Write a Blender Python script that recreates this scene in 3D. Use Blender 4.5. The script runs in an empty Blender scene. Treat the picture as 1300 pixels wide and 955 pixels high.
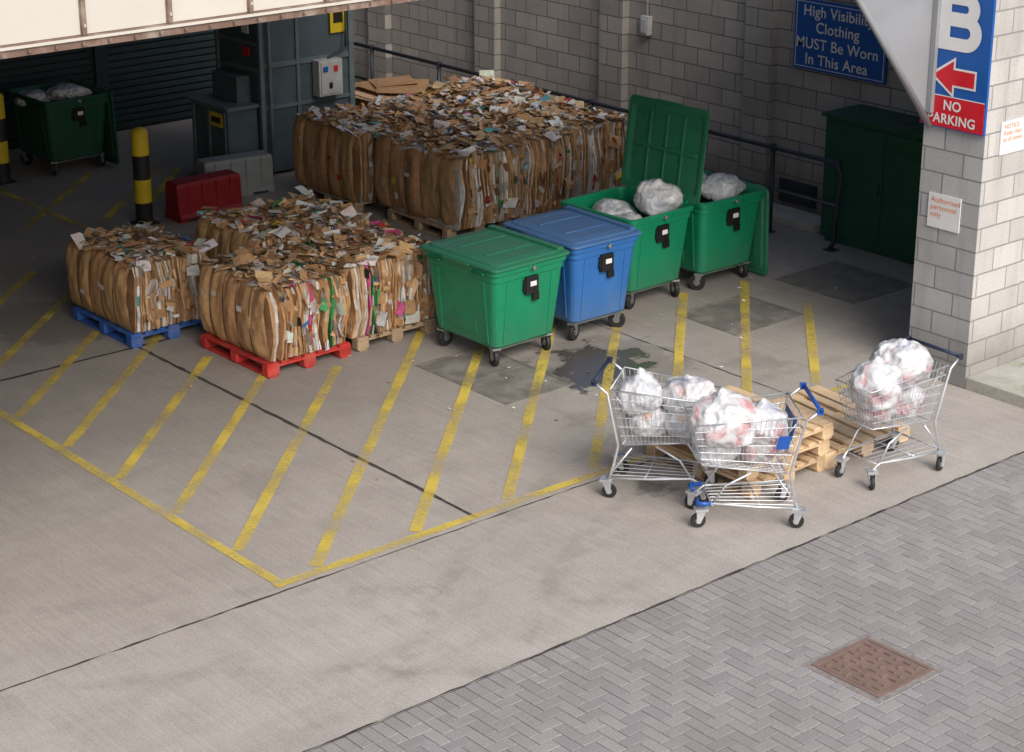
import bpy, math, random
from mathutils import Vector, Matrix, noise
random.seed(7)
R=random.random
U=random.uniform
scene=bpy.context.scene

# ------------------------------------------------------------ mesh builder
class MB:
    def __init__(s): s.v=[];s.f=[];s.m=[];s.c=[];s.s=[]
    def add(s,vs,fs,m=0,c=(1,1,1),M=None,smooth=False):
        o=len(s.v)
        for p in vs:
            p=Vector(p)
            if M is not None: p=M@p
            s.v.append((p.x,p.y,p.z))
        for k,f in enumerate(fs):
            s.f.append([o+i for i in f]); s.m.append(m)
            s.c.append(c[k] if isinstance(c,list) else c); s.s.append(smooth)
    def box(s,x0,x1,y0,y1,z0,z1,m=0,c=(1,1,1),M=None):
        vs=[(x0,y0,z0),(x1,y0,z0),(x1,y1,z0),(x0,y1,z0),(x0,y0,z1),(x1,y0,z1),(x1,y1,z1),(x0,y1,z1)]
        s.add(vs,[(3,2,1,0),(4,5,6,7),(0,1,5,4),(1,2,6,5),(2,3,7,6),(3,0,4,7)],m,c,M)
    def loft(s,rings,m=0,c=(1,1,1),M=None,cap0=True,cap1=True,smooth=False):
        n=len(rings[0]);vs=[p for r in rings for p in r];fs=[]
        for i in range(len(rings)-1):
            for j in range(n):
                a=i*n+j;b=i*n+(j+1)%n
                fs.append((a,b,b+n,a+n))
        if cap0: fs.append(tuple(reversed(range(n))))
        if cap1: fs.append(tuple(range((len(rings)-1)*n,len(rings)*n)))
        s.add(vs,fs,m,c,M,smooth)
    def tube(s,pts,r,n=6,m=0,c=(1,1,1),M=None,smooth=True):
        pts=[Vector(p) for p in pts];rings=[]
        for i,p in enumerate(pts):
            if i==0:d=pts[1]-p
            elif i==len(pts)-1:d=p-pts[i-1]
            else:d=(pts[i+1]-p).normalized()+(p-pts[i-1]).normalized()
            d.normalize()
            a=Vector((0,0,1)) if abs(d.z)<.9 else Vector((1,0,0))
            u=d.cross(a).normalized();w=d.cross(u)
            rings.append([p+r*(math.cos(2*math.pi*k/n)*u+math.sin(2*math.pi*k/n)*w) for k in range(n)])
        s.loft(rings,m,c,M,True,True,smooth)
    def build(s,name,mats,M=None,parent=None,bevel=0):
        me=bpy.data.meshes.new(name)
        me.from_pydata(s.v,[],s.f)
        for m in mats: me.materials.append(m)
        me.polygons.foreach_set('material_index',s.m)
        me.polygons.foreach_set('use_smooth',s.s)
        at=me.color_attributes.new('Col','FLOAT_COLOR','CORNER')
        buf=[]
        for f,c in zip(s.f,s.c):
            buf.extend((c[0],c[1],c[2],1.0)*len(f))
        at.data.foreach_set('color',buf)
        me.update()
        ob=bpy.data.objects.new(name,me)
        scene.collection.objects.link(ob)
        if M is not None: ob.matrix_world=M
        if parent: ob.parent=parent
        if bevel:
            b=ob.modifiers.new('bevel','BEVEL');b.width=bevel;b.segments=2;b.limit_method='ANGLE';b.angle_limit=.6
        return ob

def empty(name,loc=(0,0,0)):
    e=bpy.data.objects.new(name,None);scene.collection.objects.link(e);e.location=loc;return e
def T(x,y,z=0,a=0): return Matrix.Translation((x,y,z))@Matrix.Rotation(a,4,'Z')

# ------------------------------------------------------------ materials
def newmat(name):
    m=bpy.data.materials.new(name);m.use_nodes=True
    nt=m.node_tree;return m,nt,nt.nodes['Principled BSDF']
def nd(nt,t,ins=None,**kw):
    n=nt.nodes.new(t)
    for k,v in kw.items(): setattr(n,k,v)
    if ins:
        for k,v in ins.items():
            if isinstance(v,bpy.types.NodeSocket): nt.links.new(v,n.inputs[k])
            else: n.inputs[k].default_value=v
    return n
def mapr(nt,val,a,b,c=0.,d=1.):
    return nd(nt,'ShaderNodeMapRange',{0:val,1:a,2:b,3:c,4:d}).outputs[0]
def math_(nt,op,a,b=0.):
    return nd(nt,'ShaderNodeMath',{0:a,1:b},operation=op).outputs[0]
def mix(nt,f,a,b,bt='MIX'):
    n=nt.nodes.new('ShaderNodeMix');n.data_type='RGBA';n.blend_type=bt
    for i,v in ((0,f),(6,a),(7,b)):
        if isinstance(v,bpy.types.NodeSocket): nt.links.new(v,n.inputs[i])
        else:
            if i>0 and len(v)==3: v=(*v,1)
            n.inputs[i].default_value=v
    return n.outputs[2]
def grey(nt,f): return nd(nt,'ShaderNodeCombineColor',{0:f,1:f,2:f}).outputs[0]
def pos(nt): return nd(nt,'ShaderNodeNewGeometry').outputs['Position']
def objc(nt): return nd(nt,'ShaderNodeTexCoord').outputs['Object']
def noi(nt,vec,scale,detail=4,rough=.55,sc=None):
    if sc is not None:
        vec=nd(nt,'ShaderNodeMapping',{0:vec,3:sc}).outputs[0]
    return nd(nt,'ShaderNodeTexNoise',{'Vector':vec,'Scale':scale,'Detail':detail,'Roughness':rough}).outputs[0]
def bump(nt,h,st,dist,bs):
    b=nd(nt,'ShaderNodeBump',{'Height':h,'Strength':st,'Distance':dist})
    nt.links.new(b.outputs[0],bs.inputs['Normal'])

def simple(name,col,rough=.5,metal=0.,var=.15,scale=6,dirt=None,bmp=0.,useattr=False,foot=None):
    m,nt,bs=newmat(name)
    v=objc(nt)
    n1=noi(nt,v,scale,4)
    f=mapr(nt,n1,.3,.7,1-var,1+var)
    base=nd(nt,'ShaderNodeVertexColor',layer_name='Col').outputs[0] if useattr else (*col,1)
    c=mix(nt,1.,base,grey(nt,f),'MULTIPLY')
    if dirt:
        n2=noi(nt,v,scale*.5,5,.65)
        c=mix(nt,mapr(nt,n2,.5,.72,0,dirt[3]),c,dirt[:3])
    if foot:   # splash grime near the ground and vertical scuffs
        sz=nd(nt,'ShaderNodeSeparateXYZ',{0:v}).outputs[2]
        n3=noi(nt,v,1,4,.7,(14,14,1.6))
        k=mapr(nt,math_(nt,'ADD',sz,mapr(nt,n3,.3,.7,-.2,.2)),.15,.6,.55,0)
        c=mix(nt,k,c,foot)
        c=mix(nt,mapr(nt,n3,.56,.75,0,.35),c,foot)
    nt.links.new(c,bs.inputs['Base Color'])
    rr=mapr(nt,n1,.3,.7,max(rough-.1,.05),min(rough+.12,1))
    nt.links.new(rr,bs.inputs['Roughness'])
    bs.inputs['Metallic'].default_value=metal
    if bmp: bump(nt,noi(nt,v,scale*4,3),bmp,.01,bs)
    return m

def concrete():
    m,nt,bs=newmat('concrete_slab')
    p=pos(nt)
    big=noi(nt,p,.45,4,.6);med=noi(nt,p,2.4,7,.72);fine=noi(nt,p,55,4,.8)
    c=mix(nt,mapr(nt,big,.35,.65),(.385,.354,.322),(.470,.436,.400))
    c=mix(nt,mapr(nt,med,.42,.70,0,.42),c,(.28,.257,.235))
    fm=mapr(nt,fine,.3,.7,.76,1.2)
    c=mix(nt,1.,c,grey(nt,fm),'MULTIPLY')
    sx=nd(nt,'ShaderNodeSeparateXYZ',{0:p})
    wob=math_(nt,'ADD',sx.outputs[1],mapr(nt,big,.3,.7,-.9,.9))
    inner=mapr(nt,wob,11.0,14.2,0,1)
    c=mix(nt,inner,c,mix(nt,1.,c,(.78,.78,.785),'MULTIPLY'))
    st=noi(nt,p,1.,4,.6,(.35,3.2,1))
    c=mix(nt,mapr(nt,st,.54,.75,0,.25),c,(.24,.22,.20))
    br=noi(nt,p,1.,2,.6,(30,1.4,1))
    bm=mapr(nt,br,.3,.7,.93,1.06)
    c=mix(nt,1.,c,grey(nt,bm),'MULTIPLY')
    nw=mapr(nt,noi(nt,p,3.5,5,.65),.25,.75,-.38,.38)
    # turning tyre marks
    for (x,y,r,w_,o) in ((13.0,3.6,7.6,.10,.22),(13.0,3.6,8.35,.10,.18),(2.0,4.0,7.7,.09,.18),(2.0,4.0,8.9,.09,.15)):
        d=nd(nt,'ShaderNodeVectorMath',{0:p,1:(x,y,0)},operation='DISTANCE').outputs['Value']
        d=math_(nt,'ABSOLUTE',math_(nt,'SUBTRACT',math_(nt,'ADD',d,math_(nt,'MULTIPLY',nw,.12)),r))
        k=math_(nt,'MULTIPLY',mapr(nt,d,w_*.5,w_,o,0),mapr(nt,med,.4,.6,0,1))
        c=mix(nt,k,c,(.15,.138,.125))
    wet=None
    for (x,y,r) in ((12.4,13.25,.55),(12.0,13.05,.28)):
        d=nd(nt,'ShaderNodeVectorMath',{0:p,1:(x,y,0)},operation='DISTANCE').outputs['Value']
        d=math_(nt,'ADD',d,nw)
        k=mapr(nt,d,r-.1,r,1,0)
        wet=k if wet is None else math_(nt,'MAXIMUM',wet,k)
    c=mix(nt,math_(nt,'MULTIPLY',wet,.85),c,(.05,.04,.03))
    for (x,y,r,o) in ((10.75,10.75,.18,.7),(8.3,13.0,.3,.15),(11.3,12.3,.25,.2),(13.6,12.3,.3,.25),(12.6,10.6,.2,.45),(9.0,17.9,.8,.4),(12.5,13.2,.8,.35)):
        d=nd(nt,'ShaderNodeVectorMath',{0:p,1:(x,y,0)},operation='DISTANCE').outputs['Value']
        d=math_(nt,'ADD',d,math_(nt,'MULTIPLY',nw,.6))
        c=mix(nt,mapr(nt,d,r-.12,r+.02,o,0),c,(.08,.073,.065))
    nt.links.new(c,bs.inputs['Base Color'])
    nt.links.new(mapr(nt,wet,0,1,.85,.2),bs.inputs['Roughness'])
    bump(nt,fine,.3,.006,bs)
    return m

def paint(name,col,lo=.40,hi=.56):
    m,nt,bs=newmat(name)
    p=pos(nt)
    a=noi(nt,p,1.8,3,.5);b=noi(nt,p,24,6,.8)
    s=math_(nt,'ADD',math_(nt,'MULTIPLY',a,.55),math_(nt,'MULTIPLY',b,.45))
    al=mapr(nt,s,lo,hi,.12,.90)
    cc=mix(nt,mapr(nt,b,.4,.7),col,tuple(x*.75 for x in col))
    nt.links.new(cc,bs.inputs['Base Color'])
    nt.links.new(al,bs.inputs['Alpha'])
    bs.inputs['Roughness'].default_value=.7
    return m

def blockwall(name,axis,c1,c2,mort):
    m,nt,bs=newmat(name)
    p=pos(nt);sx=nd(nt,'ShaderNodeSeparateXYZ',{0:p})
    a=sx.outputs[1] if axis=='x' else sx.outputs[0]
    v=nd(nt,'ShaderNodeCombineXYZ',{0:math_(nt,'ADD',a,.08 if axis=='x' else .42),1:sx.outputs[2],2:0.}).outputs[0]
    b=nd(nt,'ShaderNodeTexBrick',{'Vector':v,'Color1':(*c1,1),'Color2':(*c2,1),'Mortar':(*mort,1),'Scale':1.,'Mortar Size':.008,'Mortar Smooth':.15,'Bias':0.,'Brick Width':.45,'Row Height':.225})
    b.offset=.5
    c=b.outputs[0]
    n1=noi(nt,p,1.1,4,.6);n2=noi(nt,p,60,3,.7)
    f=mapr(nt,n2,.3,.7,.84,1.14)
    c=mix(nt,1.,c,grey(nt,f),'MULTIPLY')
    c=mix(nt,mapr(nt,n1,.45,.75,0,.4),c,tuple(x*.6 for x in c2))
    st=noi(nt,p,1,4,.6,(5,5,.5))
    c=mix(nt,mapr(nt,st,.52,.8,0,.45),c,tuple(x*.5 for x in c2))
    low=mapr(nt,math_(nt,'ADD',sx.outputs[2],mapr(nt,n1,.3,.7,-.25,.25)),.1,.75,.6,0)
    c=mix(nt,low,c,(.15,.145,.12))
    nt.links.new(c,bs.inputs['Base Color']);bs.inputs['Roughness'].default_value=.9
    h=math_(nt,'ADD',math_(nt,'MULTIPLY',b.outputs[1],-1.),math_(nt,'MULTIPLY',n2,.3))
    bump(nt,h,.8,.012,bs)
    return m

def paver_mat():
    m,nt,bs=newmat('block_paver')
    g=nd(nt,'ShaderNodeNewGeometry');p=g.outputs[0];r=g.outputs['Random Per Island']
    c=mix(nt,r,(.275,.258,.262),(.345,.325,.322))
    n=noi(nt,p,.9,6,.65);c=mix(nt,mapr(nt,n,.42,.66,0,.6),c,(.25,.228,.215))
    f=mapr(nt,noi(nt,p,70,3,.7),.3,.7,.82,1.15)
    c=mix(nt,1.,c,grey(nt,f),'MULTIPLY')
    nt.links.new(c,bs.inputs['Base Color']);bs.inputs['Roughness'].default_value=.85
    return m

def card_mat():
    m,nt,bs=newmat('cardboard')
    a=nd(nt,'ShaderNodeVertexColor',layer_name='Col').outputs[0]
    p=pos(nt)
    n=noi(nt,p,14,5,.7)
    c=mix(nt,1.,a,grey(nt,mapr(nt,n,.3,.7,.76,1.18)),'MULTIPLY')
    nt.links.new(c,bs.inputs['Base Color']);bs.inputs['Roughness'].default_value=.8
    bump(nt,n,.4,.01,bs)
    return m

def film_mat():
    m,nt,bs=newmat('plastic_film')
    v=objc(nt)
    bs.inputs['Base Color'].default_value=(.80,.82,.85,1)
    bs.inputs['Roughness'].default_value=.2
    n=nd(nt,'ShaderNodeTexNoise',{'Vector':v,'Scale':4.5,'Detail':4.,'Distortion':.8}).outputs[0]
    nt.links.new(mapr(nt,n,.38,.60,.34,.90),bs.inputs['Alpha'])
    bump(nt,n,1.,.06,bs)
    return m
def contents_mat(col=True):
    m,nt,bs=newmat('litter_contents' if col else 'white_film_contents')
    v=objc(nt)
    d=nd(nt,'ShaderNodeTexNoise',{'Vector':v,'Scale':5.,'Detail':3.}).outputs[1]
    vv=nd(nt,'ShaderNodeVectorMath',{0:v,1:nd(nt,'ShaderNodeVectorMath',{0:d,'Scale':.30},operation='SCALE').outputs[0]},operation='ADD').outputs[0]
    vo=nd(nt,'ShaderNodeTexVoronoi',{'Vector':vv,'Scale':9.})
    sep=nd(nt,'ShaderNodeSeparateColor',{0:vo.outputs['Color']})
    cr=nd(nt,'ShaderNodeValToRGB',{0:sep.outputs[0]});e=cr.color_ramp;e.interpolation='CONSTANT'
    cols=[(0,(.70,.70,.71)),(.30,(.62,.04,.05)),(.42,(.60,.58,.55)),(.58,(.10,.30,.14)),(.62,(.50,.51,.54)),(.74,(.66,.28,.08)),(.79,(.10,.18,.45)),(.82,(.72,.72,.72)),(.93,(.60,.22,.26)),(.97,(.15,.15,.16))]
    if not col: cols=[(0,(.72,.73,.76)),(.4,(.55,.57,.62)),(.72,(.78,.78,.78)),(.93,(.4,.48,.6))]
    while len(e.elements)<len(cols): e.elements.new(.5)
    for el,(pp,cc) in zip(e.elements,cols): el.position=pp;el.color=(*cc,1)
    nt.links.new(cr.outputs[0],bs.inputs['Base Color']);bs.inputs['Roughness'].default_value=.5
    return m

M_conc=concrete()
M_yel=paint('yellow_road_paint',(.80,.62,.11),.40,.58)
M_joint=simple('joint_sealant',(.05,.047,.042),.9,var=.5,scale=12)
M_pav=paver_mat()
M_sand=simple('jointing_sand',(.16,.145,.13),.95)
M_grd=simple('far_ground',(.16,.155,.15),.95,scale=.4)
M_blkx=blockwall('concrete_block_shaded','x',(.50,.505,.515),(.40,.405,.41),(.24,.24,.245))  # darker, cooler copy of the blockwork: pillar side's shade put into the colour
M_blky=blockwall('concrete_block_lit','y',(.60,.585,.56),(.50,.485,.465),(.31,.305,.29))  # paler, warmer copy: light on the front faces put into the colour
M_bwall=blockwall('concrete_block_bay','x',(.44,.41,.38),(.34,.32,.30),(.16,.15,.14))
M_card=card_mat()
M_wire=simple('baling_wire',(.05,.045,.04),.5,.6)
M_green=simple('green_plastic',(.008,.26,.125),.34,var=.1,scale=3,dirt=(.05,.20,.12,.4),foot=(.05,.16,.10))
M_blue=simple('blue_plastic',(.03,.16,.48),.38,var=.1,scale=3,dirt=(.10,.20,.38,.5),foot=(.10,.17,.28))
M_dgreen=simple('dark_green_paint',(.012,.08,.045),.5,dirt=(.04,.06,.05,.4))
M_rubber=simple('black_rubber',(.02,.02,.022),.6)
M_blk=simple('black_plastic',(.015,.015,.017),.35)
M_steel=simple('galvanised_steel',(.40,.41,.42),.42,.8)
M_chrome=simple('zinc_wire',(.68,.70,.73),.38,.7,var=.08)
M_tblue=simple('trolley_blue_plastic',(.02,.10,.42),.35)
M_tdark=simple('trolley_handle_grip',(.03,.04,.08),.4)
M_wood=simple('pallet_wood',(.52,.36,.2),.8,useattr=True,scale=9,var=.22,dirt=(.25,.18,.12,.4),bmp=.3)
M_film=film_mat();M_cont=contents_mat();M_contw=contents_mat(False)
M_rail=simple('dark_rail_steel',(.055,.065,.085),.5,.4)
M_mach=simple('machine_paint',(.085,.12,.14),.5,dirt=(.045,.05,.055,.5))
M_mach2=simple('machine_paint_light',(.14,.185,.20),.5,dirt=(.07,.075,.08,.5))
M_lgrey=simple('light_grey_plastic',(.5,.51,.51),.5)
M_grey=simple('grey_steel_paint',(.30,.315,.34),.5,var=.1,scale=2,dirt=(.20,.20,.20,.5))
M_white=simple('white_sign_face',(.8,.8,.8),.45,var=.04)
M_sblue=simple('blue_sign_face',(.014,.11,.42),.4,var=.06)
M_sred=simple('red_sign_face',(.66,.015,.03),.4,var=.06)
M_orange=simple('orange_lettering',(.8,.22,.03),.5)
M_yell=simple('yellow_paint',(.75,.54,.02),.45,dirt=(.2,.15,.04,.4))
M_black=simple('black_paint',(.02,.02,.02),.5)
M_redp=simple('red_plastic',(.30,.010,.015),.45,dirt=(.12,.02,.02,.5))
M_greyp=simple('grey_plastic',(.28,.30,.31),.55,dirt=(.12,.12,.12,.5))
M_fasc=simple('cream_cladding',(.62,.60,.54),.5,var=.06,scale=1.5,dirt=(.45,.40,.31,.35))
M_rust=simple('rusty_trim',(.20,.13,.10),.8,dirt=(.42,.38,.32,.7),scale=8)
M_soff=simple('dark_soffit',(.12,.12,.12),.9)
M_shut=simple('dark_teal_shutter',(.016,.032,.038),.6)
M_cover=simple('steel_access_cover',(.20,.19,.175),.75,.1,scale=5,var=.25,dirt=(.30,.28,.255,.8))
M_mhole=simple('rusted_iron',(.25,.17,.14),.7,.2,scale=10,dirt=(.16,.12,.10,.7))
M_collar=simple('mortar_collar',(.25,.23,.215),.9,scale=20,var=.3)
M_kerb=simple('kerb_concrete',(.42,.41,.37),.9,scale=5,dirt=(.14,.19,.06,.85),bmp=.4)
M_litter=simple('litter_paper',(.6,.6,.6),.7,useattr=True)

# ------------------------------------------------------------ ground
g=MB();g.add([(-400,-400,-.03),(400,-400,-.03),(400,400,-.03),(-400,400,-.03)],[(0,1,2,3)]);g.build('ground',[M_grd])
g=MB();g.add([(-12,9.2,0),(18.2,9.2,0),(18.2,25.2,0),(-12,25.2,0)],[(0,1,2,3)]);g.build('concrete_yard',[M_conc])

g=MB();g.add([(-12,2,-.012),(14.6,2,-.012),(14.6,9.2,-.012),(-12,9.2,-.012)],[(0,1,2,3)],1)
def paver(x0,x1,y0,y1):
    e=.003;z=.002+U(-.0012,.0012);tx=U(-.001,.001);ty=U(-.001,.001)
    c=.004
    x0+=e;x1-=e;y0+=e;y1-=e
    lo=[(x0,y0,-.008),(x1,y0,-.008),(x1,y1,-.008),(x0,y1,-.008)]
    mi=[(x0,y0,z-.003),(x1,y0,z-.003),(x1,y1,z-.003),(x0,y1,z-.003)]
    hi=[(x0+c,y0+c,z-tx),(x1-c,y0+c,z+tx),(x1-c,y1-c,z+ty),(x0+c,y1-c,z-ty)]
    g.loft([lo,mi,hi],0,cap0=False)
w=.1
xa,xb,ya,yb=4.0,14.5,4.6,9.0
ni=int((xb-xa)/w);nj=int(round((yb-ya)/w))
for i in range(-1,ni+1):
    for j in range(-1,nj+1):
        s_=(i-j)%4
        if s_==0 : X0,X1,Y0,Y1=xa+i*w,xa+(i+2)*w,ya+j*w,ya+(j+1)*w
        elif s_==3: X0,X1,Y0,Y1=xa+i*w,xa+(i+1)*w,ya+j*w,ya+(j+2)*w
        else: continue
        X0=max(X0,xa);X1=min(X1,xb);Y0=max(Y0,ya);Y1=min(Y1,yb)
        if X1-X0>.03 and Y1-Y0>.03: paver(X0,X1,Y0,Y1)
x=xa
while x<xb: paver(x,x+w,9.0,9.198);x+=w
g.build('block_paving',[M_pav,M_sand])

# kerb and raised footway
g=MB()
y=10.5
while y>3:
    g.box(14.6,14.74,y-.90,y-.006,-.02,.12+U(-.002,.002),0);y-=.906
yy=10.5
while yy>4:
    xx=14.745
    while xx<18:
        g.box(xx,xx+.596,yy-.446,yy-.003,-.02,.115+U(-.002,.002),0);xx+=.6
    yy-=.45
g.build('kerbed_footway',[M_kerb],bevel=.006)

# slab joints
g=MB()
def strip(x0,x1,y0,y1,z,m=0):
    n=max(2,int(max(x1-x0,y1-y0)/.10));hor=(x1-x0)>(y1-y0)
    A=[];B=[]
    for i in range(n+1):
        t=i/n;j=U(-.009,.007);k=U(-.007,.009)
        if hor: A.append((x0+(x1-x0)*t,y0+j,z));B.append((x0+(x1-x0)*t,y1+k,z))
        else: A.append((x1+j,y0+(y1-y0)*t,z));B.append((x0+k,y0+(y1-y0)*t,z))
    g.add(A+B,[(i,i+1,n+2+i,n+1+i) for i in range(n)],m)
strip(-12,14.5,11.175,11.187,.0045)
strip(9.185,9.222,11.25,16.62,.0055)
strip(-12,9.6,16.63,16.665,.0045)
strip(13.2,13.215,11.3,20,.0045)
strip(-12,14.5,9.2,9.212,.0045)
g.build('slab_joints',[M_joint])

# yellow hatching
g=MB()
def qline(x0,y0,x1,y1,w,z):
    d=Vector((x1-x0,y1-y0));L=d.length;d/=L;nn=Vector((-d.y,d.x))*w/2
    n=max(1,int(L/.25));A=[];B=[]
    for i in range(n+1):
        t=i/n;px=x0+(x1-x0)*t;py=y0+(y1-y0)*t
        j=U(.9,1.06);k=U(.9,1.06)
        A.append((px-nn.x*j,py-nn.y*j,z));B.append((px+nn.x*k,py+nn.y*k,z))
    g.add(A+B,[(i,i+1,n+2+i,n+1+i) for i in range(n)])
qline(7.26,11.28,14.2,11.28,.09,.009)
qline(7.31,11.34,7.31,20.2,.09,.009)
def seg(c,ylo,yhi,xmax=15.45):
    x0=c+1.05*(ylo-11.28);x1=c+1.05*(yhi-11.28)
    if x1>xmax: yhi=11.28+(xmax-c)/1.05;x1=xmax
    if yhi>ylo: qline(x0,ylo,x1,yhi,.10,.0085)
for i in range(0,7):
    c=7.6+.965*i
    seg(c,11.36,15.2 if i<3 else 14.3,15.45)
for i in range(1,9):
    c=7.6-.965*i
    ylo=11.28+(7.38-c)/1.05
    seg(c,ylo,min(ylo+2.1+ (1.2 if i<3 else 0),20.5),10.4)
for (a,b,c_,d) in ((10.27,21.2,12.25,23.1),(11.2,20.9,13.3,23.0),(12.1,21.3,13.3,22.6),(9.3,21.0,10.4,22.2)):
    qline(a,b,c_,d,.1,.0085)
qline(10.9,19.6,10.9,24.2,.1,.0095)
g.build('yellow_hatch_marking',[M_yel])

# access covers
def cover(name,x0,x1,y0,y1,mat,tread=.06,split=False,collar=False,z0=0.,th=.014):
    m=MB()
    if collar:
        m.box(x0-.05,x1+.05,y0-.05,y1+.05,-.01,.0052,1)
        z0=.0052
    m.box(x0,x1,y0,y0+.03,0,z0+.008);m.box(x0,x1,y1-.03,y1,0,z0+.008)
    m.box(x0,x0+.03,y0+.031,y1-.031,0,z0+.0078);m.box(x1-.03,x1,y0+.031,y1-.031,0,z0+.0078)
    xs=[(x0+.04,x1-.04)];ys=[(y0+.04,y1-.04)]
    if split: ym=(y0+y1)/2;ys=[(y0+.04,ym-.006),(ym+.006,y1-.04)]
    for (a,b) in xs:
        for (c,d) in ys:
            m.box(a,b,c,d,-.008,z0+.0045)
            nx=int((b-a)/tread);ny=int((d-c)/tread)
            for i in range(nx):
                for j in range(ny):
                    cx=a+(i+.5)*(b-a)/nx;cy=c+(j+.5)*(d-c)/ny;l=tread*.38;q=tread*.13
                    if (i+j)%2: m.box(cx-l,cx+l,cy-q,cy+q,z0+.0046,z0+th)
                    else: m.box(cx-q,cx+q,cy-l,cy+l,z0+.0046,z0+th)
    return m.build(name,[mat,M_collar])
cover('manhole_cover',9.42,10.02,7.26,7.86,M_mhole,.075,collar=True)
cover('access_cover',11.0,11.86,13.0,14.4,M_cover,.05,True,th=.0062)
cover('access_cover',14.05,15.1,12.95,13.85,M_cover,.05,th=.0062)
cover('access_cover',15.75,16.8,12.85,14.0,M_cover,.05,th=.0062)

# ------------------------------------------------------------ building
bld=empty('warehouse_building')
m=MB()
m.box(14.6,15.35,10.5,11.2,0,5.6,0)
ob=m.build('pillar',[M_blkx,M_blky],parent=bld,bevel=.004)
for p in ob.data.polygons:
    if abs(p.normal.y)>.5: p.material_index=1
m=MB();m.box(15.353,22,10.51,10.75,0,5.6,0);m.build('front_wall',[M_blky],parent=bld)
m=MB()
m.box(18,18.3,10.76,25.2,0,4.4,0)
for y0 in (12.4,16.1,18.75,21.4,24.0):
    m.box(17.88,17.997,y0,y0+.45,0,4.39,0)
m.build('bay_wall',[M_bwall],parent=bld)
m=MB();m.box(17.45,17.87,14.9,25,0,.1,0);m.build('wall_plinth',[M_kerb],parent=bld,bevel=.01)
m=MB()
m.box(3.6,17.99,25.0,25.3,0,4.4,0)
for i in range(44):
    z=.05+i*.1
    if z<4.3: m.box(9.0,17.5,24.955,24.997,z,z+.075,0)
m.box(8.9,9.0,24.9,24.998,0,4.3,0);m.box(13.4,13.6,24.9,24.95,0,4.3,0)
m.build('rear_shutter_wall',[M_shut],parent=bld)
m=MB();m.box(3.3,3.595,11.3,25.3,0,4.4,0);m.build('unseen_end_wall',[M_bwall],parent=bld)  # out of view, added to keep the left of the bay dark
# roof deck; guessed gap along the block wall, added to let in skylight
m=MB()
m.box(3.3,14.3,11.25,25.3,4.42,4.7,0)
m.box(14.301,18.3,11.25,14.6,4.42,4.7,0)
for y0 in (16.5,19.5,22.5): m.box(3.6,17.99,y0,y0+.2,4.05,4.418,0)
m.build('roof_deck',[M_soff],parent=bld)
# fascia
m=MB()
m.box(3.3,14.58,11.0,11.24,4.40,5.6,0)
for i in range(19):
    xx=3.37+i*.615
    m.box(xx,xx+.03,10.965,10.998,4.40,5.6,1)
    for kx in range(4): m.box(xx+.010,xx+.020,10.957,10.963,4.45+kx*.3,4.47+kx*.3,0)
m.box(3.3,14.58,10.96,11.24,4.325,4.397,1)
m.box(3.3,14.58,10.945,10.957,4.375,4.392,0)
for i in range(60):
    xx=3.4+i*.185
    m.box(xx,xx+.02,10.93,10.943,4.345,4.365,1)
m.build('fascia',[M_fasc,M_rust],parent=bld)
# knee brace plate at the pillar
m=MB()
A=[(14.59,11.12,2.45),(14.59,11.12,4.30),(13.0,11.12,4.30)]
B=[(a,b+.06,c) for a,b,c in A]
m.add(A+B,[(0,2,1),(3,4,5),(0,1,4,3),(1,2,5,4),(2,0,3,5)])
m.tube([(14.55,11.1,2.47),(12.98,11.1,4.27)],.03,6)
m.box(14.50,14.548,11.06,11.115,2.6,4.3)
for k in range(6): m.box(14.2-.22*k,14.23-.22*k,11.105,11.118,4.1,4.13)
m.build('knee_brace',[M_grey],parent=bld)

def text(body,size,M,mat,parent,align='CENTER',bold=0.):
    cu=bpy.data.curves.new('lettering','FONT');cu.body=body;cu.size=size;cu.align_x=align;cu.align_y='CENTER'
    cu.offset=bold;cu.space_line=1.0;cu.space_character=1.05
    cu.materials.append(mat)
    o=bpy.data.objects.new('lettering',cu);scene.collection.objects.link(o)
    o.matrix_world=M;o.parent=parent
    return o
def MX(x,y,z): # faces -X
    return Matrix(((0,0,-1,x),(-1,0,0,y),(0,1,0,z),(0,0,0,1)))
def MY(x,y,z):
    return Matrix(((1,0,0,x),(0,0,-1,y),(0,1,0,z),(0,0,0,1)))

m=MB();m.box(17.955,17.985,14.38,15.81,1.83,2.68,0)
m.box(17.950,17.954,14.41,15.78,1.86,1.868,1);m.box(17.950,17.954,14.41,15.78,2.642,2.65,1)
m.box(17.950,17.954,14.41,14.418,1.869,2.641,1);m.box(17.950,17.954,15.772,15.78,1.869,2.641,1)
hv=m.build('safety_notice_sign',[M_sblue,M_white])
for t,z in (('High Visibility',2.54),('Clothing',2.35),('MUST Be Worn',2.15),('In This Area',1.96)):
    text(t,.185,MX(17.945,15.13,z),M_white,hv,bold=.0015)
    text(t,.185,MX(17.9445,15.127,z+.001),M_white,hv,bold=.0015)
m=MB();m.box(14.555,14.585,10.49,11.22,2.47,3.95,0)
m.box(14.550,14.554,10.50,11.21,2.48,2.765,1)
m.box(14.548,14.549,10.50,11.21,2.766,2.775,2)
bs_=m.build('bay_letter_sign',[M_sblue,M_sred,M_white])
text('NO',.125,MX(14.546,10.855,2.685),M_white,bs_,bold=.003)
text('PARKING',.125,MX(14.546,10.855,2.555),M_white,bs_,bold=.003)
m=MB();bx=14.5475
def LP(a,b,x=bx): return (x,10.85-a,b)
zb0,zb1=3.20,3.74;zm=3.485
m.add([LP(-.23,zb0),LP(-.09,zb0),LP(-.09,zb1),LP(-.23,zb1)],[(0,1,2,3)])
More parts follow.
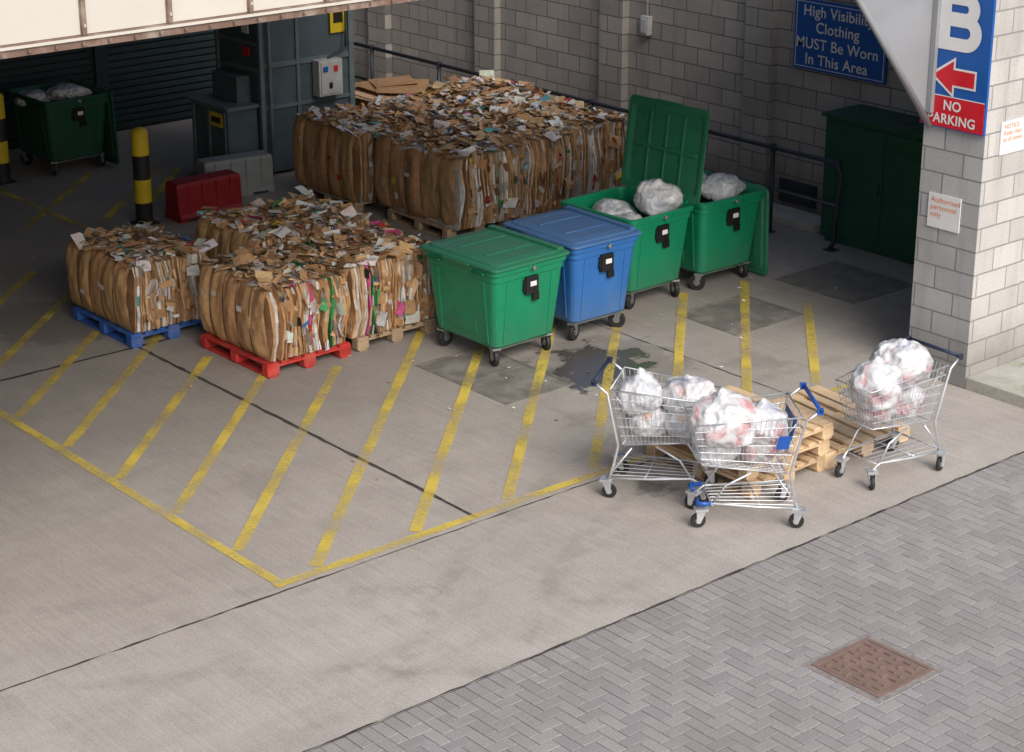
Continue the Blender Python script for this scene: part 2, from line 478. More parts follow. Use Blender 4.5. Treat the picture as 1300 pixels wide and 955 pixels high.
def bowl(z0,z1,ax,x):
    r=(z1-z0)/2;t=.12;zc=(z0+z1)/2;O=[];I=[]
    O.append((-.10,z0));I.append((-.10,z0+t))
    for k in range(13):
        a=-math.pi/2+math.pi*k/12
        O.append((ax-r+r*math.cos(a),zc+r*math.sin(a)));I.append((ax-r+max(r-t*1.05,.01)*math.cos(a),zc+(r-t)*math.sin(a)))
    O.append((-.10,z1));I.append((-.10,z1-t))
    n=len(O)
    m.add([LP(a,b,x) for a,b in O]+[LP(a,b,x) for a,b in I],[(i,i+1,n+i+1,n+i) for i in range(n-1)])
bowl(zb0,zm+.055,.26,bx-.0006);bowl(zm-.055,zb1,.225,bx-.0012)
m.build('letter_b',[M_white],parent=bs_)
m=MB()
P=[(.24,0),(.02,.15),(.02,.07),(-.22,.07),(-.22,-.07),(.02,-.07),(.02,-.15)]
m.add([(14.5460,10.85+a,2.955+b) for a,b in P],[tuple(range(7))],1)
P=[(.285,0),(0,.19),(0,.09),(-.24,.09),(-.24,-.09),(0,-.09),(0,-.19)]
m.add([(14.5480,10.85+a,2.955+b) for a,b in P],[tuple(range(7))],0)
m.build('arrow',[M_white,M_sred],parent=bs_)
m=MB();m.box(14.582,14.594,10.70,11.07,1.50,1.83,0)
pn=m.build('personnel_notice',[M_white])
for t,z in (('Authorised',1.77),('personnel',1.70),('only',1.63)):
    text(t,.072,MX(14.579,11.04,z),M_orange,pn,'LEFT')
m=MB();m.box(14.82,15.42,10.485,10.497,2.25,2.56,0)
pn=m.build('wall_notice',[M_white])
text('NOTICE\nKeep clear\nat all times',.06,MY(14.86,10.483,2.45),M_orange,pn,'LEFT')

m=MB();m.box(17.96,17.995,15.35,15.95,.12,.40,0)
for i in range(6): m.box(17.94,17.958,15.38,15.92,.15+i*.04,.17+i*.04,0)
m.build('wall_vent',[M_rail])
m=MB();m.box(17.9,17.99,18.3,18.44,1.85,2.1,0);m.tube([(17.96,18.37,2.1),(17.96,18.37,4.0)],.012,6,0);m.box(17.885,17.899,18.32,18.42,1.88,2.07,0)
m.build('junction_box',[M_lgrey],bevel=.008)
m=MB();m.box(17.35,17.99,12.9,14.72,.05,1.5,0);m.box(17.30,17.995,12.86,14.76,1.502,1.54,0)
m.box(17.335,17.348,13.84,14.66,.12,1.45,0);m.box(17.335,17.348,12.95,13.80,.12,1.45,0);m.box(17.31,17.333,13.87,13.89,.7,.85,0);m.box(17.38,17.95,12.95,14.68,0,.048,0)
m.build('utility_cabinet',[M_dgreen],bevel=.008)

# handrail
m=MB()
ys=[14.3,15.3,16.9,18.5,20.1,21.7,23.3,24.8]
m.tube([(17.1,14.36,.0),(17.1,14.30,.1),(17.1,14.25,.9),(17.1,14.27,1.0),(17.1,14.38,1.05),(17.1,24.9,1.05)],.028,8)
m.tube([(17.1,14.27,.55),(17.1,24.9,.55)],.024,8)
for y in ys[1:]: m.tube([(17.1,y,0),(17.1,y,1.05)],.028,8)
for y in ys: m.box(17.03,17.17,y-.04,y+.1,0,.012)
for y in ys:
    m.loft([[(17.1+.038*math.cos(a*math.pi/4),y+.038*math.sin(a*math.pi/4),z) for a in range(8)] for z in (1.005,1.09)])
m.build('handrail',[M_rail])

def bollard(x,y):
    m=MB();r=.105;n=20
    def ring(z,rr=r): return [(rr*math.cos(2*math.pi*k/n),rr*math.sin(2*math.pi*k/n),z) for k in range(n)]
    bands=[(0,.27,1),(.27,.56,0),(.56,.86,1),(.86,1.13,0)]
    for a,b,c in bands: m.loft([ring(a),ring(b)],c,cap0=False,cap1=False,smooth=True)
    m.loft([ring(1.13),ring(1.165,.095),ring(1.19,.06),ring(1.2,.02)],0,cap0=False,smooth=True)
    m.box(-.14,.14,-.14,.14,0,.01,1)
    m.build('bollard',[M_yell,M_black],T(x,y,0))
bollard(11.57,20.54);bollard(11.14,23.45)

def barrier(x,y,L,H,mat,name='plastic_barrier',a=0):
    m=MB()
    prof=[(.20,0),(.20,.06),(.17,.10),(.15,H-.05),(.13,H)]
    ring0=[(-L/2,-p,z) for p,z in prof]+[(-L/2,p,z) for p,z in reversed(prof)]
    xs=[-L/2,-L/2+.02,L/2-.02,L/2];rings=[]
    for i,xx in enumerate(xs):
        k=.94 if i in(0,3) else 1
        rings.append([(xx,p[1]*k,p[2]*k if p[2]>0 else 0) for p in ring0])
    m.loft(rings,0)
    for xx in (-L*.28,L*.28):
        m.box(xx-.11,xx+.11,-.205,.205,.012,.05,1)
    for xx in (-L*.33,-L*.11,L*.11,L*.33):
        m.box(xx-.02,xx+.02,-.175,.175,.10,H-.03,0)
    m.build(name,[mat,M_black],T(x,y,0,a),bevel=.01)
barrier(12.34,20.4,.92,.48,M_redp)
barrier(13.15,20.95,.95,.50,M_greyp,a=-.15)

# compactor
m=MB()
m.box(13.9,15.35,21.4,22.4,.05,2.75,0)
m.box(13.87,13.93,21.36,21.42,0,2.78,1);m.box(15.3,15.38,21.36,21.42,0,2.78,1);m.box(13.87,13.93,22.38,22.44,0,2.78,1)
m.box(13.931,15.299,21.375,21.399,1.45,1.52,1);m.box(13.931,15.299,21.375,21.399,.9,.95,1);m.box(13.931,15.299,21.375,21.399,2.2,2.27,1)
m.box(14.45,14.5,21.37,21.398,0.05,2.7,1)
for z in (1.4,1.75,2.1,2.45): m.box(13.875,13.899,21.43,22.37,z,z+.05,1)
m.box(13.40,13.86,21.46,22.35,.05,.95,0);m.box(13.37,13.869,21.42,22.39,.952,1.0,1)
m.box(13.65,13.86,21.6,22.2,1.002,1.35,0)
for i in range(3): m.box(13.38,13.398,21.5+i*.38,21.55+i*.38,.05,.93,1)
m.box(14.70,15.08,21.22,21.37,1.0,1.48,2)
m.box(14.73,15.05,21.205,21.219,1.03,1.45,2)
m.box(14.76,14.83,21.19,21.204,1.33,1.40,3);m.box(14.93,14.99,21.19,21.204,1.32,1.40,4)
m.box(14.85,14.9,21.195,21.204,1.1,1.18,6)
m.box(15.0,15.25,21.355,21.372,1.8,2.12,5);m.box(15.05,15.2,21.35,21.354,1.93,2.07,6)
m.box(13.378,13.396,21.56,21.86,.72,.9,5);m.box(13.372,13.377,21.6,21.82,.77,.85,6)
m.box(13.86,13.874,21.6,21.75,1.9,2.1,7);m.box(13.86,13.874,21.6,21.75,1.6,1.72,4)
m.tube([(15.2,21.3,2.7),(15.2,21.3,1.6),(14.9,21.3,1.49)],.018,6,6)
m.tube([(14.0,21.33,2.75),(14.0,21.33,.1)],.025,6,1)
m.build('waste_compactor',[M_mach,M_mach2,M_lgrey,M_sblue,M_sred,M_yell,M_black,M_white],bevel=.006)

# ------------------------------------------------------------ wheeled bins
def rr(hx,hy,r,z,cx=0,cy=0,n=4):
    out=[]
    for (sx,sy,a0) in ((1,1,0),(-1,1,90),(-1,-1,180),(1,-1,270)):
        for i in range(n+1):
            a=math.radians(a0+90*i/n)
            out.append((cx+sx*(hx-r)+r*math.cos(a),cy+sy*(hy-r)+r*math.sin(a),z))
    return out
def wheel(m,x,y,a,r=.09,w=.045,mt=1,mh=2,fork=.2):
    L=T(x,y,0,a)
    n=18
    def ring(rad,yy): return [(rad*math.cos(2*math.pi*k/n)+.03,yy,r+rad*math.sin(2*math.pi*k/n)) for k in range(n)]
    m.loft([ring(r*.75,-w/2),ring(r*.95,-w/2),ring(r,-w/4),ring(r,w/4),ring(r*.95,w/2),ring(r*.75,w/2)],mt,M=L,smooth=False)
    m.loft([ring(r*.4,-w/2-.004),ring(r*.4,w/2+.004)],mh,M=L)
    for s_ in (-1,1):
        yy=s_*(w/2+.01)
        m.add([(-.03,yy-.003,fork),(.05,yy-.003,fork),(.045,yy-.003,r-.02),(.015,yy-.003,r-.02),(-.03,yy+.003,fork),(.05,yy+.003,fork),(.045,yy+.003,r-.02),(.015,yy+.003,r-.02)],
              [(0,1,2,3),(7,6,5,4),(0,4,5,1),(1,5,6,2),(2,6,7,3),(3,7,4,0)],mh,M=L)
    m.box(-.045,.06,-.045,.045,fork-.001,fork+.02,mh,M=L)
def wheelie(x,y,mat,lid='closed',a=0,sx=1.,name='wheeled_bin'):
    m=MB()
    def hx(z): return (.395+(z-.2)*.085)*sx
    def hy(z): return .465+(z-.2)*.095
    rings=[rr(hx(.2)-.03,hy(.2)-.03,.06,.19),rr(hx(.2),hy(.2),.08,.22),rr(hx(.55),hy(.55),.08,.55),rr(hx(.9),hy(.9),.08,.90),
           rr(hx(.9)+.010,hy(.9)+.010,.08,.905),rr(hx(.95)+.010,hy(.95)+.010,.08,.97),
           rr(.485*sx,.56,.07,.975),rr(.49*sx,.565,.07,1.02),rr(.48*sx,.555,.07,1.030),rr(.445*sx,.52,.07,1.030),rr(.44*sx,.515,.07,1.0),rr(hx(.3)-.02,hy(.3)-.02,.07,.27)]
    m.loft(rings,0,smooth=False)
    def rib(face,t,w_,z0,z1,dp=.010):
        for_ =[]
        for z in (z0,z1):
            o=(hy(z) if face in('-y','+y') else hx(z))
            for d in (-.004,dp):
                for s_ in (-1,1):
                    tt=t+s_*w_/2
                    sg=-1 if face[0]=='-' else 1
                    for_.append((tt,sg*(o+d),z) if face[1]=='y' else (sg*(o+d),tt,z))
        m.add(for_,[(0,1,3,2),(4,6,7,5),(2,3,7,6),(0,4,5,1),(0,2,6,4),(1,5,7,3)],0)
    for f in('-y','+y'):
        for t in (-.29,.29): rib(f,t*sx,.035,.25,.89,.007)
    for f in('-x','+x'):
        for t in (-.35,.35): rib(f,t,.035,.25,.89,.007)
        rib(f,0,.40,.3,.45,.005)
    m.box(-.35*sx,.35*sx,-.43,-.33,.175,.195,2);m.box(-.35*sx,.35*sx,.33,.43,.175,.195,2)
    for sx_ in (-1,1):
        for sy_ in (-1,1): wheel(m,sx_*.345*sx,sy_*.40,U(-2.5,2.5),.092,.045,1,2,.178)
    yy=-hy(.8)
    m.box(-.08,.08,yy-.04,yy+.01,.72,.90,3);m.box(-.03,.05,yy-.046,yy-.0405,.80,.85,4);m.box(-.1,-.081,yy-.03,yy+.01,.76,.88,3)
    m.box(.02,.10,yy-.03,yy-.005,.64,.715,3)
    for s_ in (-1,1):
        m.tube([(0,s_*.56,.99),(0,s_*.60,.99)],.022,10,2)
        for t in (-.33,.33):
            m.tube([(-.48*sx,t-.09,.985),(-.515*sx,t-.08,.985),(-.515*sx,t+.08,.985),(-.48*sx,t+.09,.985)],.012,6,0)
    lm=MB()
    e_=-.5*sx
    Lr=[rr(.505*sx,.583,.07,-.004,e_),rr(.51*sx,.588,.07,-.001,e_),rr(.51*sx,.588,.07,.014,e_),rr(.495*sx,.573,.07,.024,e_),rr(.45*sx,.53,.07,.027,e_),rr(.43*sx,.51,.08,.042,e_),rr(.33*sx,.41,.08,.052,e_),rr(.31*sx,.39,.08,.047,e_)]
    lm.loft(Lr[1:],0,cap0=False)
    lm.loft([Lr[1],Lr[0],rr(.46*sx,.54,.07,.0,e_),rr(.41*sx,.49,.08,.020,e_)],0,cap0=False,cap1=True)
    for t in (-.25,0,.25): lm.box(-.88*sx,-.1*sx,t-.012,t+.012,.002,.021,0)
    lm.box(-.52*sx,-.48*sx,-.47,.47,.0,.0205,0)
    for t in (-.2,.2): lm.box(-.80*sx,-.2*sx,t-.02,t+.02,.044,.056,0)
    lm.box(-.14*sx,-.06*sx,-.52,.52,.03,.070,0)
    lm.box(-1.02*sx,-.99*sx,-.2,.2,-.015,.012,0)
    ang={'closed':0.,'open':math.radians(97),'back':math.radians(268)}[lid]
    LM=Matrix.Translation((.50*sx,0,1.036))@Matrix.Rotation(ang,4,'Y')
    m.tube([(.52*sx,-.5,1.03),(.52*sx,.5,1.03)],.014,8,0)
    for t in (-.4,-.15,.15,.4): m.box(.47*sx,.54*sx,t-.03,t+.03,.98,1.05,0)
    body=m.build(name,[mat,M_rubber,M_steel,M_blk,M_white],T(x,y,0,a),bevel=.005)
    l=lm.build('lid',[mat],LM,bevel=.005);l.parent=body
    return body
wheelie(11.92,14.27,M_green,'closed',.02)
wheelie(13.0,14.33,M_blue,'closed',-.02,.93)
wheelie(14.13,14.70,M_green,'open',.03)
wheelie(15.2,14.66,M_green,'back',-.02)
wheelie(12.15,23.7,M_dgreen,'back',.03)

# ------------------------------------------------------------ plastic bags
def bag(x,y,z,rx,ry,rz,colour=True,seed=0,knot=True,name='plastic_bag'):
    import bmesh
    bm=bmesh.new();bmesh.ops.create_icosphere(bm,subdivisions=5,radius=1)
    vs=[v.co.copy() for v in bm.verts];fs=[[v.index for v in f.verts] for f in bm.faces];bm.free()
    m=MB();o=Vector((seed*7.3,seed*3.1,seed*1.7))
    def shape(p,sc,wr):
        d=1+.22*noise.noise(p*1.2+o)+.08*noise.noise(p*2.6+o)
        q=p*3.6+o*2
        d-=wr*abs(noise.noise(Vector((q.x,q.y,q.z*.45))))
        d-=wr*.4*abs(noise.noise(Vector((p.x*9,p.y*9,p.z*4))+o))
        k=1-max(0,p.z-.8)*.8
        zz=p.z*d
        if zz<-.62: zz=-.62+(zz+.62)*.3
        ext=0
        if knot and p.z>.965:
            ext=(p.z-.965)*4.0
        return Vector((p.x*d*k*rx*sc,p.y*d*k*ry*sc,(zz+ext)*rz*sc))
    m.add([shape(p,1,.14) for p in vs],fs,0,smooth=True)
    m.add([shape(p,.93,.13) for p in vs],fs,1,smooth=True)
    return m.build(name,[M_film,M_cont if colour else M_contw],T(x,y,z,seed*1.3))
bag(14.35,14.45,1.08,.22,.26,.22,False,3)
bag(14.1,14.85,.86,.26,.28,.18,False,4,False)
bag(13.95,14.5,.80,.22,.26,.2,False,14,False)
bag(14.98,14.75,1.02,.22,.28,.18,False,5)
bag(15.38,14.5,1.02,.22,.28,.16,False,6,False)
bag(15.28,14.9,1.0,.24,.22,.17,False,7,False)
bag(12.3,23.7,.97,.3,.3,.13,True,8,False)
bag(11.9,23.9,.93,.28,.3,.12,True,9,False)

# ------------------------------------------------------------ pallets
def pallet(x,y,z,a,col,name='wooden_pallet',var=.15,tilt=None):
    m=MB();L=1.2;W=1.0
    def cc():
        k=U(1-var,1+var);return tuple(min(1,c*k) for c in col)
    for i,(w_) in enumerate((.14,.1,.1,.14,.1,.1,.14)):
        yc=-.43+i*.1433
        m.box(-L/2+U(0,.008),L/2-U(0,.008),yc-w_/2+.008,yc+w_/2-.008,.122,.144,0,cc())
    for xc in (-.55,0,.55): m.box(xc-.05,xc+.05,-W/2,W/2,.1,.1215,0,cc())
    for xc in (-.55,0,.55):
        for yc in (-.43,0,.43): m.box(xc-.05,xc+.05,yc-.07,yc+.07,.0225,.0995,0,cc())
    for yc in (-.43,0,.43): m.box(-L/2,L/2,yc-.05,yc+.05,0,.022,0,cc())
    Mx=T(x,y,z,a)
    if tilt is not None: Mx=Mx@tilt
    return m.build(name,[M_wood],Mx,bevel=.003)
H=math.pi/2
WOOD=(.60,.43,.26);WOOD2=(.72,.53,.33);OLD=(.42,.31,.2)
pallet(9.62,17.22,0,H,(.03,.12,.42))
pallet(10.18,15.62,0,H+.01,(.50,.035,.03))
pallet(11.3,15.66,0,H-.01,OLD)
pallet(11.2,17.0,0,H,OLD)
for (xx,yy) in ((14.25,19.78),(14.4,18.1),(15.45,18.05),(16.4,18.1),(15.4,19.7),(16.4,19.7)): pallet(xx,yy,0,H+U(-.02,.02),OLD)
pallet(11.62,10.66,0,H+.03,WOOD);pallet(11.66,10.68,.146,H-.03,WOOD2)
pallet(11.65,10.64,.292,H+.02,WOOD2)
pallet(12.66,10.60,.03,H-.12,WOOD2,tilt=Matrix.Rotation(-.06,4,'X'))

# ------------------------------------------------------------ bales
BR=[(.56,.335,.165),(.50,.29,.14),(.61,.385,.20),(.39,.225,.11),(.54,.32,.16),(.65,.44,.26)]
WH=[(.74,.73,.71),(.60,.59,.57),(.80,.80,.80)]
CO=[(.55,.03,.03),(.05,.3,.1),(.04,.14,.4),(.65,.5,.05),(.6,.1,.25),(.03,.03,.03),(.1,.35,.35)]
def pcol(pw=.18,pc=.05):
    r=R()
    if r<pc: c=random.choice(CO)
    elif r<pc+pw: c=random.choice(WH)
    else: c=random.choice(BR)
    k=U(.8,1.08);return (c[0]*k,c[1]*k,c[2]*k)
def bale(x0,x1,y0,y1,z0,z1,seed,topn=330,name='cardboard_bale'):
    random.seed(seed)
    m=MB();o=Vector((seed*3.1,seed*1.3,0))
    cx=(x0+x1)/2
    def wx(x,y,z): return x+.06*noise.noise(Vector((y*1.6,z*2.8,x*2))+o)
    x=x0
    while x<x1:
        w_=U(.010,.030);xe=min(x+w_,x1+.01)
        nz=7;ny=8
        base=U(-.01,.035)+( -.05 if R()<.2 else 0);tb=U(-.015,.02)
        pts=[]
        for k_ in range(nz+1):
            t=k_/nz
            bul=.05*math.sin(math.pi*t)+.03*noise.noise(Vector((x*4,t*2,seed)))
            pts.append((y0-base-bul-U(-.012,.018),z0+(z1-z0)*t))
        for k_ in range(1,ny+1):
            t=k_/ny;yy=y0+(y1-y0)*t
            mound=.05*noise.noise(Vector((x*2.3,yy*2.3,0))+o)
            edge=-.05 if k_==ny else 0
            pts.append((yy,z1+tb+mound+edge+U(-.012,.018)))
        for k_ in range(1,5):
            pts.append((y1+U(0,.03),z1-(z1-z0)*k_/4))
        n=len(pts)
        A=[(wx(x,p[0],p[1]),p[0],p[1]) for p in pts];B=[(wx(xe,p[0],p[1]),p[0],p[1]) for p in pts]
        base_c=pcol(.18,.03)
        cols=[];fs=[]
        for i in range(n):
            j=(i+1)%n;fs.append((i,n+i,n+j,j))
            c=base_c if R()<.85 else pcol(.24,.04)
            k=U(.75,1.05);cols.append(tuple(q*k for q in c))
        fs.append(tuple(reversed(range(n))));cols.append(base_c)
        fs.append(tuple(range(n,2*n)));cols.append(base_c)
        m.add(A+B,fs,0,cols)
        x=xe+(U(.002,.010) if R()<.5 else 0)
    ny=72;nz=18;ns=5
    V=[];C=[];F=[]
    L=y1-y0
    bc=random.choice(BR[:2]+BR[4:5])
    segc=[tuple(q*U(.93,1.05) for q in bc) if R()<.85 else random.choice(BR) for _ in range(8)]
    for j in range(nz+1):
        for i in range(ny+1):
            t=i/ny;s_=j/nz
            tw=t+.012*noise.noise(Vector((s_*3,t*4,seed)))
            g_=abs(math.sin(math.pi*ns*tw))**.5
            bul=.055*math.sin(math.pi*min(max(s_,.0),1))**.6
            d=.028*g_*(.4+.6*math.sin(math.pi*s_))+bul+.03*noise.noise(Vector((t*5,s_*1.8,seed)))+.012*noise.noise(Vector((t*16,s_*5,seed)))-.015*abs(noise.noise(Vector((t*8,s_*7,seed+5))))
            if s_>.88: d-=.03*((s_-.88)/.12)**2
            if s_<.1: d-=.02*((.1-s_)/.1)**2
            yy=y0-.015+(L+.02)*t
            zz=z0+(z1-z0+.02)*s_+(.03*noise.noise(Vector((t*9,seed,3))) if j==nz else 0)
            V.append((x0-.01-d,yy,zz))
    for j in range(nz):
        for i in range(ny):
            a=j*(ny+1)+i;F.append((a+1,a,a+ny+1,a+ny+2))
            C.append(segc[int(i/ny*5)%8])
    m.add(V,F,0,C,smooth=True)
    for _ in range(3):
        t=U(.1,.9);s_=U(.25,.75);yy=y0+L*t;zz=z0+(z1-z0)*s_
        hh=U(.02,.05);ww=U(.02,.05);xx=x0-.10
        m.add([(xx,yy-ww,zz-hh),(xx,yy+ww,zz-hh),(xx+.002,yy+ww,zz+hh),(xx+.002,yy-ww,zz+hh)],[(0,1,2,3)],0,random.choice(WH+[CO[0],CO[3]]))
    for k_ in range(1,ns):
        yy=y0+L*k_/ns
        P=[(x0-.025-.055*math.sin(math.pi*q/6)**.6,yy+U(-.004,.004),z0+(z1-z0)*q/6) for q in range(7)]
        P+=[(x0+.05,yy,z1+.045),(cx,yy,z1+.05),(x1,yy,z1+.03)]
        m.tube(P,.0035,5,1)
    def piece(px,py,pz,sz,M3,pw=.27,pc=.04):
        a=sz*U(.5,1.2);b=sz*U(.3,.9);f=U(-.7,.7)
        sk=U(-.3,.3)*a
        c=pcol(pw,pc);c2=tuple(q*U(.85,1.05) for q in c)
        v=[(-a/2,-b/2,0),(a/2*U(.6,1),-b/2+sk*.3,0),(a/2,0+sk,0),(-a/2*U(.8,1.1),0,0),(a/2*U(.6,1.1),b/2*math.cos(f)*U(.6,1.2),b/2*math.sin(f)),(-a/2,b/2*math.cos(f)*U(.6,1.2),b/2*math.sin(f))]
        Mx=Matrix.Translation((px,py,pz))@M3
        m.add(v,[(0,1,2,3),(3,2,4,5)],0,[c,c2],Mx)
    n=int(topn*(x1-x0)*(y1-y0)/1.2)
    for _ in range(n):
        px=U(x0-.03,x1+.02);py=U(y0-.05,y1)
        pz=z1+.03+.05*noise.noise(Vector((px*2.3,py*2.3,0))+o)+abs(random.gauss(0,.018))
        M3=(Matrix.Rotation(U(0,6.28),4,'Z')@Matrix.Rotation(random.gauss(0,.32),4,'X')@Matrix.Rotation(random.gauss(0,.25),4,'Y'))
        piece(px,py,pz,random.choice((.04,.06,.08,.11,.14,.2)),M3)
    for _ in range(int(55*(x1-x0))):
        px=U(x0+.1,x1);pz=U(z0+.03,z1+.02);py=y0-.055-.05*math.sin(math.pi*(pz-z0)/(z1-z0))-U(0,.02)
        M3=Matrix.Rotation(U(-.5,.5)+ (math.pi/2),4,'Z')@Matrix.Rotation(math.pi/2+U(-.35,.35),4,'X')@Matrix.Rotation(math.pi/2+random.gauss(0,.3),4,'Z')
        if R()<.3: M3=Matrix.Rotation(U(-.5,.5),4,'Z')@Matrix.Rotation(math.pi/2+U(-.3,.3),4,'X')@Matrix.Rotation(U(-.6,.6),4,'Z')
        piece(px,py,pz,random.choice((.06,.09,.12,.18)),M3,.32,.08)
    return m.build(name,[M_card,M_wire])
zb=.15
bale(9.18,10.06,16.66,17.86,zb,.84,1)
bale(9.76,10.66,15.06,16.24,zb,.86,2)
bale(10.76,11.78,15.12,16.26,zb,.88,3)
bale(10.58,11.95,16.46,17.6,zb,.88,4)
bale(13.78,14.85,19.16,20.44,zb,1.0,5)
bale(13.98,14.95,17.40,18.96,zb,1.0,6)
bale(15.05,15.85,17.42,18.9,zb,1.03,7)
bale(15.95,16.75,17.45,18.9,zb,1.06,8)
bale(14.98,15.85,19.1,20.4,zb,1.03,9)
bale(15.95,16.85,19.1,20.5,zb,1.08,10)

random.seed(33)
m=MB();z=0
for i in range(40):
    h=.02;dx=U(-.06,.06);dy=U(-.06,.06)
    Mx=T(16.2+dx,21.75+dy,z,U(-.05,.05))
    c=random.choice(BR);m.box(-.5,.5,-.6,.6,0,h-.001,0,c,Mx);z+=h
for i in range(7):
    Mx=T(16.2+U(-.2,.2),21.7+U(-.3,.3),z+.02+i*.012,U(-1,1))@Matrix.Rotation(U(-.12,.12),4,'X')@Matrix.Rotation(U(-.12,.12),4,'Y')
    m.box(-U(.2,.4),U(.2,.4),-U(.2,.4),U(.2,.4),0,.006,0,random.choice(BR),Mx)
m.build('flattened_cardboard_stack',[M_card])

# ------------------------------------------------------------ shopping trolleys
def trolley(x,y,ang,grip,flap=False,name='shopping_trolley'):
    m=MB()
    L=lambda a,b,t:a+(b-a)*t
    def P(s,t,h):
        xx=L(L(-.30,-.40,h),L(.37,.46,h),s)
        hw=L(L(.215,.28,h),L(.155,.20,h),s)
        zz=L(L(.46,.53,s),L(.96,.89,s),h)
        return (xx,t*hw,zz)
    r=.0027
    def wire(a,b,rad=r): m.tube([a,b],rad,4,0,smooth=False)
    for t in (-1,1):
        for i in range(22): wire(P(i/21,t,0),P(i/21,t,1))
        for j in range(7): wire(P(0,t,j/6),P(1,t,j/6),.0032)
    for s_ in (0,1):
        nn=11 if s_ else 13
        for i in range(nn+1):
            t=-1+2*i/nn;wire(P(s_,t,0),P(s_,t,1))
        for j in range(7): wire(P(s_,-1,j/6),P(s_,1,j/6),.0032)
    for i in range(13): t=-1+2*i/12;wire(P(0,t,0),P(1,t,0))
    for i in range(11): wire(P(i/10,-1,0),P(i/10,1,0))
    m.tube([P(0,-1,1),P(1,-1,1),P(1,1,1),P(0,1,1),P(0,-1,1)],.007,6,0)
    m.tube([P(0,-1,0),P(1,-1,0),P(1,1,0),P(0,1,0),P(0,-1,0)],.006,6,0)
    for s_ in (-1,1):
        m.tube([(-.40,s_*.265,.15),(-.36,s_*.25,.30),(-.33,s_*.235,.46),(-.42,s_*.285,.93),(-.53,s_*.285,1.01)],.012,8,0)
        m.tube([(-.42,s_*.265,.17),(-.05,s_*.235,.19),(.28,s_*.18,.21),(.36,s_*.165,.16)],.011,8,0)
        m.tube([(.28,s_*.18,.21),(.18,s_*.18,.36),(-.02,s_*.2,.47)],.010,8,0)
        m.tube([(-.40,s_*.265,.19),(-.22,s_*.21,.44)],.009,6,0)
        wheel(m,-.42,s_*.265,U(-.5,.5),.062,.03,1,0,.15)
        wheel(m,.36,s_*.165,U(-1,1),.062,.03,1,0,.15)
        if flap:
            m.tube([(.39,s_*.10,.215),(.40,s_*.19,.215),(.30,s_*.2,.215)],.02,8,3)
    for xx,hw in ((-.40,.26),(-.1,.24),(.28,.18)): m.tube([(xx,-hw,.19),(xx,hw,.19)],.008,6,0)
    for i in range(7):
        t=-1+2*i/6;wire((-.40,t*.25,.195),(.28,t*.175,.21),.0035)
    m.tube([(-.535,-.30,1.015),(-.535,.30,1.015)],.017,10,2)
    m.box(-.555,-.505,-.30,-.27,.985,1.035,2);m.box(-.555,-.505,.27,.30,.985,1.035,2)
    m.tube([(-.36,-.24,.90),(-.24,-.2,.72),(-.24,.2,.72),(-.36,.24,.90)],.005,6,0)
    if flap:
        # folded child-seat panel, inside the rear gate
        m.add([(-.345,-.17,.72),(-.345,.17,.72),(-.375,.19,.90),(-.375,-.19,.90)],[(0,1,2,3)],3)
        m.add([(-.350,-.10,.78),(-.350,.10,.78),(-.362,.10,.85),(-.362,-.10,.85)],[(0,1,2,3)],4)
        m.add([(-.30,.243,.68),(-.20,.237,.68),(-.22,.255,.80),(-.32,.262,.80)],[(0,1,2,3)],3)
    m.build(name,[M_chrome,M_rubber,grip,M_tblue,M_white],T(x,y,0,ang))
    return T(x,y,0,ang)
def tbag(TM,lx,ly,lz,rx,ry,rz,seed,col=True,knot=True):
    p=TM@Vector((lx,ly,lz))
    o=bag(p.x,p.y,p.z,rx,ry,rz,col,seed,knot)
    a=math.atan2(TM[1][0],TM[0][0]);o.rotation_euler=(U(-.15,.15),U(-.15,.15),a)
t1=trolley(10.74,10.68,math.atan2(-.83,.56),M_tdark)
tbag(t1,-.2,.0,.84,.21,.25,.2,21,False);tbag(t1,.2,.02,.84,.24,.21,.2,22);tbag(t1,.18,0,.64,.2,.17,.16,23);tbag(t1,-.12,0,.62,.2,.2,.16,24)
t2=trolley(10.86,9.88,math.atan2(.57,-.82),M_tblue,True)
tbag(t2,.17,.02,.84,.29,.24,.26,25);tbag(t2,.22,0,.62,.19,.16,.17,26,False);tbag(t2,-.12,0,.65,.2,.2,.2,27);tbag(t2,-.14,.03,.80,.2,.22,.18,28)
t3=trolley(12.47,9.72,math.pi-.04,M_tdark)
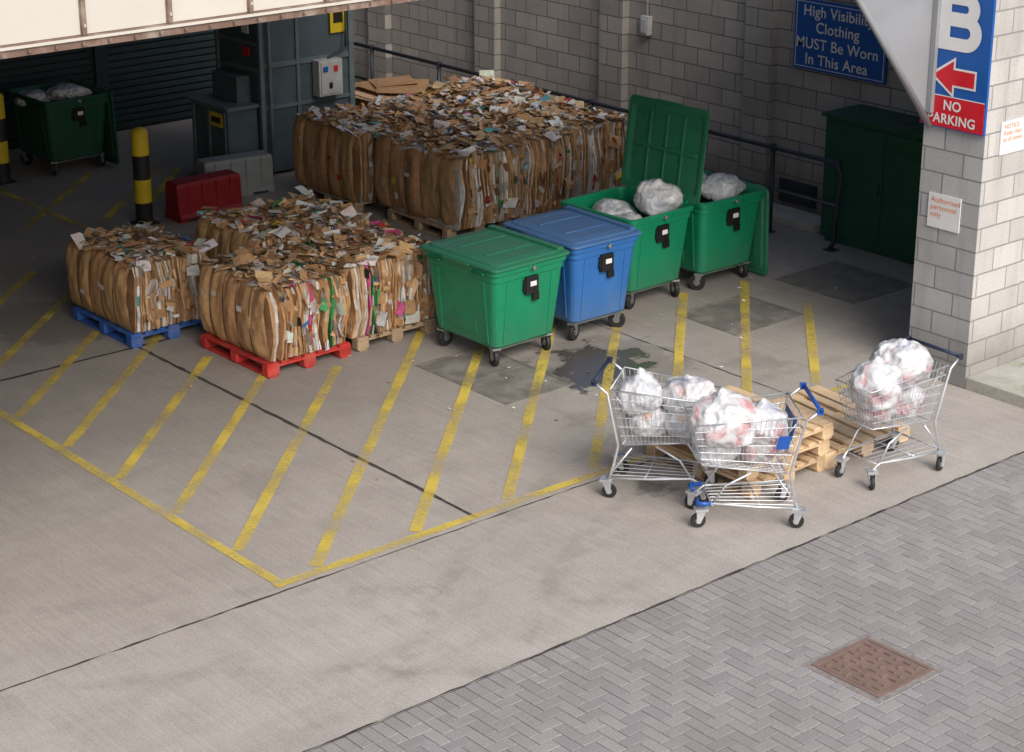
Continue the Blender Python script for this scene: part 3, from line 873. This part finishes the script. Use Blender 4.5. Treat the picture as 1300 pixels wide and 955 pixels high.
tbag(t3,.2,.02,.84,.26,.22,.24,30);tbag(t3,-.14,-.03,.94,.26,.26,.23,29);tbag(t3,.15,0,.66,.2,.17,.18,31);tbag(t3,-.15,0,.64,.2,.21,.18,32)

m=MB()
for i in range(110):
    if R()<.6: px,py=U(10,16.5),U(12.3,17)
    else: px,py=U(8.5,13.5),U(9.6,21)
    s_=U(.007,.024);c=random.choice(WH+WH+BR)
    Mx=T(px,py,.012,U(0,6.3))@Matrix.Rotation(U(-.2,.2),4,'X')
    m.add([(-s_,-s_*.6,0),(s_,-s_*.5,0),(s_*.9,s_*.6,.004),(-s_,s_*.5,.006)],[(0,1,2,3)],0,c,Mx)
m.build('litter',[M_litter])

# ------------------------------------------------------------ light
SUN=Vector((-.25,-1,0)).normalized();el=math.radians(41)
to=Vector((SUN.x*math.cos(el),SUN.y*math.cos(el),math.sin(el)))
sd=bpy.data.lights.new('sun','SUN');sd.energy=2.35;sd.angle=math.radians(42);sd.color=(1,.965,.93)
so=bpy.data.objects.new('sun',sd);scene.collection.objects.link(so)
so.rotation_euler=(-to).to_track_quat('-Z','Y').to_euler();so.location=(0,-20,30)
wd=bpy.data.worlds.new('World');scene.world=wd;wd.use_nodes=True
nt=wd.node_tree;bg=nt.nodes['Background']
sk=nt.nodes.new('ShaderNodeTexSky');sk.sky_type='NISHITA';sk.sun_disc=False
sk.sun_elevation=el;sk.sun_rotation=math.atan2(SUN.x,SUN.y);sk.dust_density=4;sk.air_density=1;sk.ozone_density=1
nt.links.new(sk.outputs[0],bg.inputs[0]);bg.inputs[1].default_value=.15

# ------------------------------------------------------------ camera
cd=bpy.data.cameras.new('camera');cd.lens=68.95;cd.sensor_width=36;cd.shift_y=-.035;cd.clip_end=2000
co=bpy.data.objects.new('camera',cd);scene.collection.objects.link(co)
co.location=(0,0,6.7);co.rotation_euler=(math.radians(90-19.57),0,math.radians(-40.4))
scene.camera=co
scene.view_settings.view_transform='Standard';scene.view_settings.look='None';scene.view_settings.exposure=0
